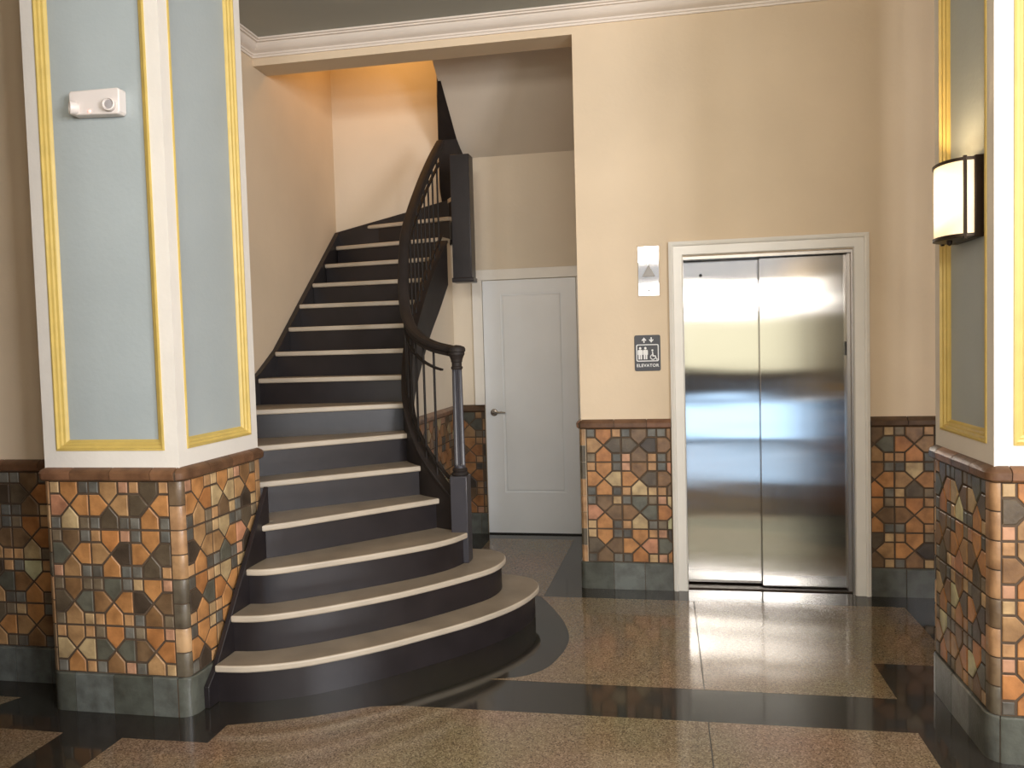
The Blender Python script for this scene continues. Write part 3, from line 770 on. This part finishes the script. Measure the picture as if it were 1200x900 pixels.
# ------------------------------------------------------------------ emergency light on the left pillar
em = tag(empty('emergency_light', (-2.405, PLY0, 2.66)), 'white twin head emergency light high on the pillar beside the staircase', 'emergency light')
yw = PLY0+.0275
m = MB()
cs = [(-2.528, 2.672), (-2.518, 2.662), (-2.292, 2.652), (-2.284, 2.664), (-2.282, 2.756), (-2.290, 2.764), (-2.520, 2.766), (-2.528, 2.756)]
m.prism(cs, yw-.052, yw, 'y'); m.build('housing', M['plastic'], em, bevel=.010, seg=3)
for hx, rot in ((-2.500, -.75), (-2.322, .12)):
    m = MB(); m.lathe((0, 0, 0), [(.020, .02), (.026, .008), (.028, -.006), (.028, -.016), (.0235, -.018), (.020, -.010), (0, -.008)], 24, 'y')
    R_ = Matrix.Rotation(rot, 3, 'Z'); m.v = [tuple(R_ @ Vector(v)+Vector((hx, yw-.058, 2.690))) for v in m.v]
    hd = m.build('lamp_head', M['plastic'], em)
    m = MB(); m.lathe((0, 0, 0), [(0, -.0085), (.019, -.0095), (.019, -.0115), (.008, -.014), (0, -.0145)], 20, 'y')
    m.v = [tuple(R_ @ Vector(v)+Vector((hx, yw-.058, 2.690))) for v in m.v]
    m.build('lens', M['lens'], hd, label='grey round lens')
m = MB(); m.lathe((-2.427, yw-.051, 2.672), [(0, 0), (.007, 0), (.006, -.004), (0, -.006)], 14, 'y'); m.build('indicator', M['led'], em, label='glowing red indicator')

# ------------------------------------------------------------------ wall sconce on the right pillar
xp = PRX0+.028; ys, zs0, zs1 = 3.515, 1.985, 2.272; hw = .145; dp = .125
sc = tag(empty('wall_sconce', (xp, ys, zs0)), 'lit bronze wall sconce with curved frosted glass on the pillar by the elevator', 'wall lamp')
m = MB(); m.box(xp-.035, xp-.0005, ys-hw, ys+hw, zs0-.012, zs1+.012); m.build('backplate', M['bronze'], sc, bevel=.003)
def bow(r_, n=16, w=hw-.012, d=dp): return [(xp-.032-d*math.sin(PI*k/n)**.8*1.0+r_*0, ys-w+2*w*k/n) for k in range(n+1)]
arc = [(xp-.030-(dp-.03)*math.sin(PI*k/18)**.75, ys+(hw-.016)*math.cos(PI*(1-k/18))) for k in range(19)]
m = MB(); m.ribbon(arc, .003, -.003, zs0+.002, zs1-.002); m.build('glass_shade', M['glow'], sc, label='glowing frosted glass')
for z in (zs0-.008, zs1-.004):
    m = MB(); m.ribbon(arc, .008, -.006, z, z+.012); m.build('frame_band', M['bronze'], sc)
for k in (1, 17):
    m = MB(); p = arc[k]; q = arc[k-1]; 
    ox = 0.008
    m.box(p[0]-.008-ox, p[0]-ox+.004, p[1]-.006, p[1]+.006, zs0-.016, zs1+.014); m.build('frame_bar', M['bronze'], sc)
m = MB(); m.lathe((xp-.08, ys, zs0-.010), [(0, 0), (.010, 0), (.010, -.012), (.004, -.018), (0, -.020)], 14); m.build('finial', M['bronze'], sc)
m = MB(); m.prism([(a, b) for a, b in arc]+[], zs0-.010, zs0-.004); m.build('bottom_plate', M['bronze'], sc)

# ------------------------------------------------------------------ lights
def area(name, loc, rot, sx, sy, power, col):
    l = bpy.data.lights.new(name, 'AREA'); l.shape = 'RECTANGLE'; l.size = sx; l.size_y = sy; l.energy = power; l.color = col
    o = bpy.data.objects.new(name, l); o.location = loc; o.rotation_euler = rot; COL.objects.link(o); return o
def point(name, loc, power, col, r=.05):
    l = bpy.data.lights.new(name, 'POINT'); l.energy = power; l.color = col; l.shadow_soft_size = r
    o = bpy.data.objects.new(name, l); o.location = loc; COL.objects.link(o); return o
def front_area(name, x0, x1, z0, z1, L, col):
    return area(name, ((x0+x1)/2, YF-.18, (z0+z1)/2), (PI/2, 0, 0), x1-x0, z1-z0, L*PI*(x1-x0)*(z1-z0), col)
front_area('fill_lamp_high_mid', .3, 2.7, 2.95, 3.58, 8, (1., .92, .80))  # added fill lamp to brighten the elevator wall
front_area('fill_lamp_high_left', -1.0, .2, 2.95, 3.58, 36, (1., .93, .83))  # added fill lamp, left of what the steel doors mirror
front_area('fill_lamp_high_right', 2.75, 3.18, 2.95, 3.58, 40, (1., .93, .83))  # added fill lamp, right of what the steel doors mirror
front_area('daylight_sky', .25, 2.70, 2.13, 2.48, 26, (1., .94, .86))
front_area('daylight_sunlit_street', WX0, WX1, 1.17, 2.05, 1.15, (1., .88, .46))
front_area('daylight_pavement', WX0, WX1, .06, .69, 2.5, (.44, .70, 1.))
area('fill_lamp_side', (XR+.12, (RY0+RY1)/2, (RZ0+RZ1)/2), (0, PI/2, 0), RZ1-RZ0, RY1-RY0, 32*PI*(RZ1-RZ0)*(RY1-RY0), (.96, .96, 1.))  # added fill from the right for the left pillar and stair wall
point('stairwell_lamp', (-2.15, 6.1, 4.25), 10, (1., .52, .14), .15)
point('sconce_bulb', (xp-.07, ys, zs0+.18), 12, (1., .72, .4), .02)
w = bpy.data.worlds.new('world'); S.world = w; w.use_nodes = True
bg = w.node_tree.nodes['Background']; bg.inputs['Color'].default_value = (.75, .85, 1, 1); bg.inputs['Strength'].default_value = .5

# ------------------------------------------------------------------ camera
yaw, pitch, roll = [math.radians(a) for a in (10.7336, -2.655, 1.5976)]
fw = Vector((-math.sin(yaw)*math.cos(pitch), math.cos(yaw)*math.cos(pitch), math.sin(pitch)))
rt = Vector((math.cos(yaw), math.sin(yaw), 0)); up_ = rt.cross(fw)
r2 = rt*math.cos(roll)-up_*math.sin(roll); u2 = rt*math.sin(roll)+up_*math.cos(roll)
cam = bpy.data.cameras.new('camera'); cam.sensor_fit = 'HORIZONTAL'; cam.sensor_width = 36; cam.lens = 939.47/1200*36; cam.clip_start = .02
co = bpy.data.objects.new('camera', cam); COL.objects.link(co)
mw = Matrix((r2, u2, -fw)).transposed().to_4x4(); mw.translation = Vector((0, 0, 1.6)); co.matrix_world = mw
S.camera = co
S.view_settings.view_transform = 'Standard'; S.view_settings.look = 'None'; S.view_settings.gamma = 1; S.view_settings.use_curve_mapping = False
S.view_settings.exposure = 0.29
S.cycles.use_denoising = True
S.cycles.max_bounces = 10; S.cycles.diffuse_bounces = 5; S.cycles.glossy_bounces = 5
S.cycles.caustics_reflective = False; S.cycles.caustics_refractive = False
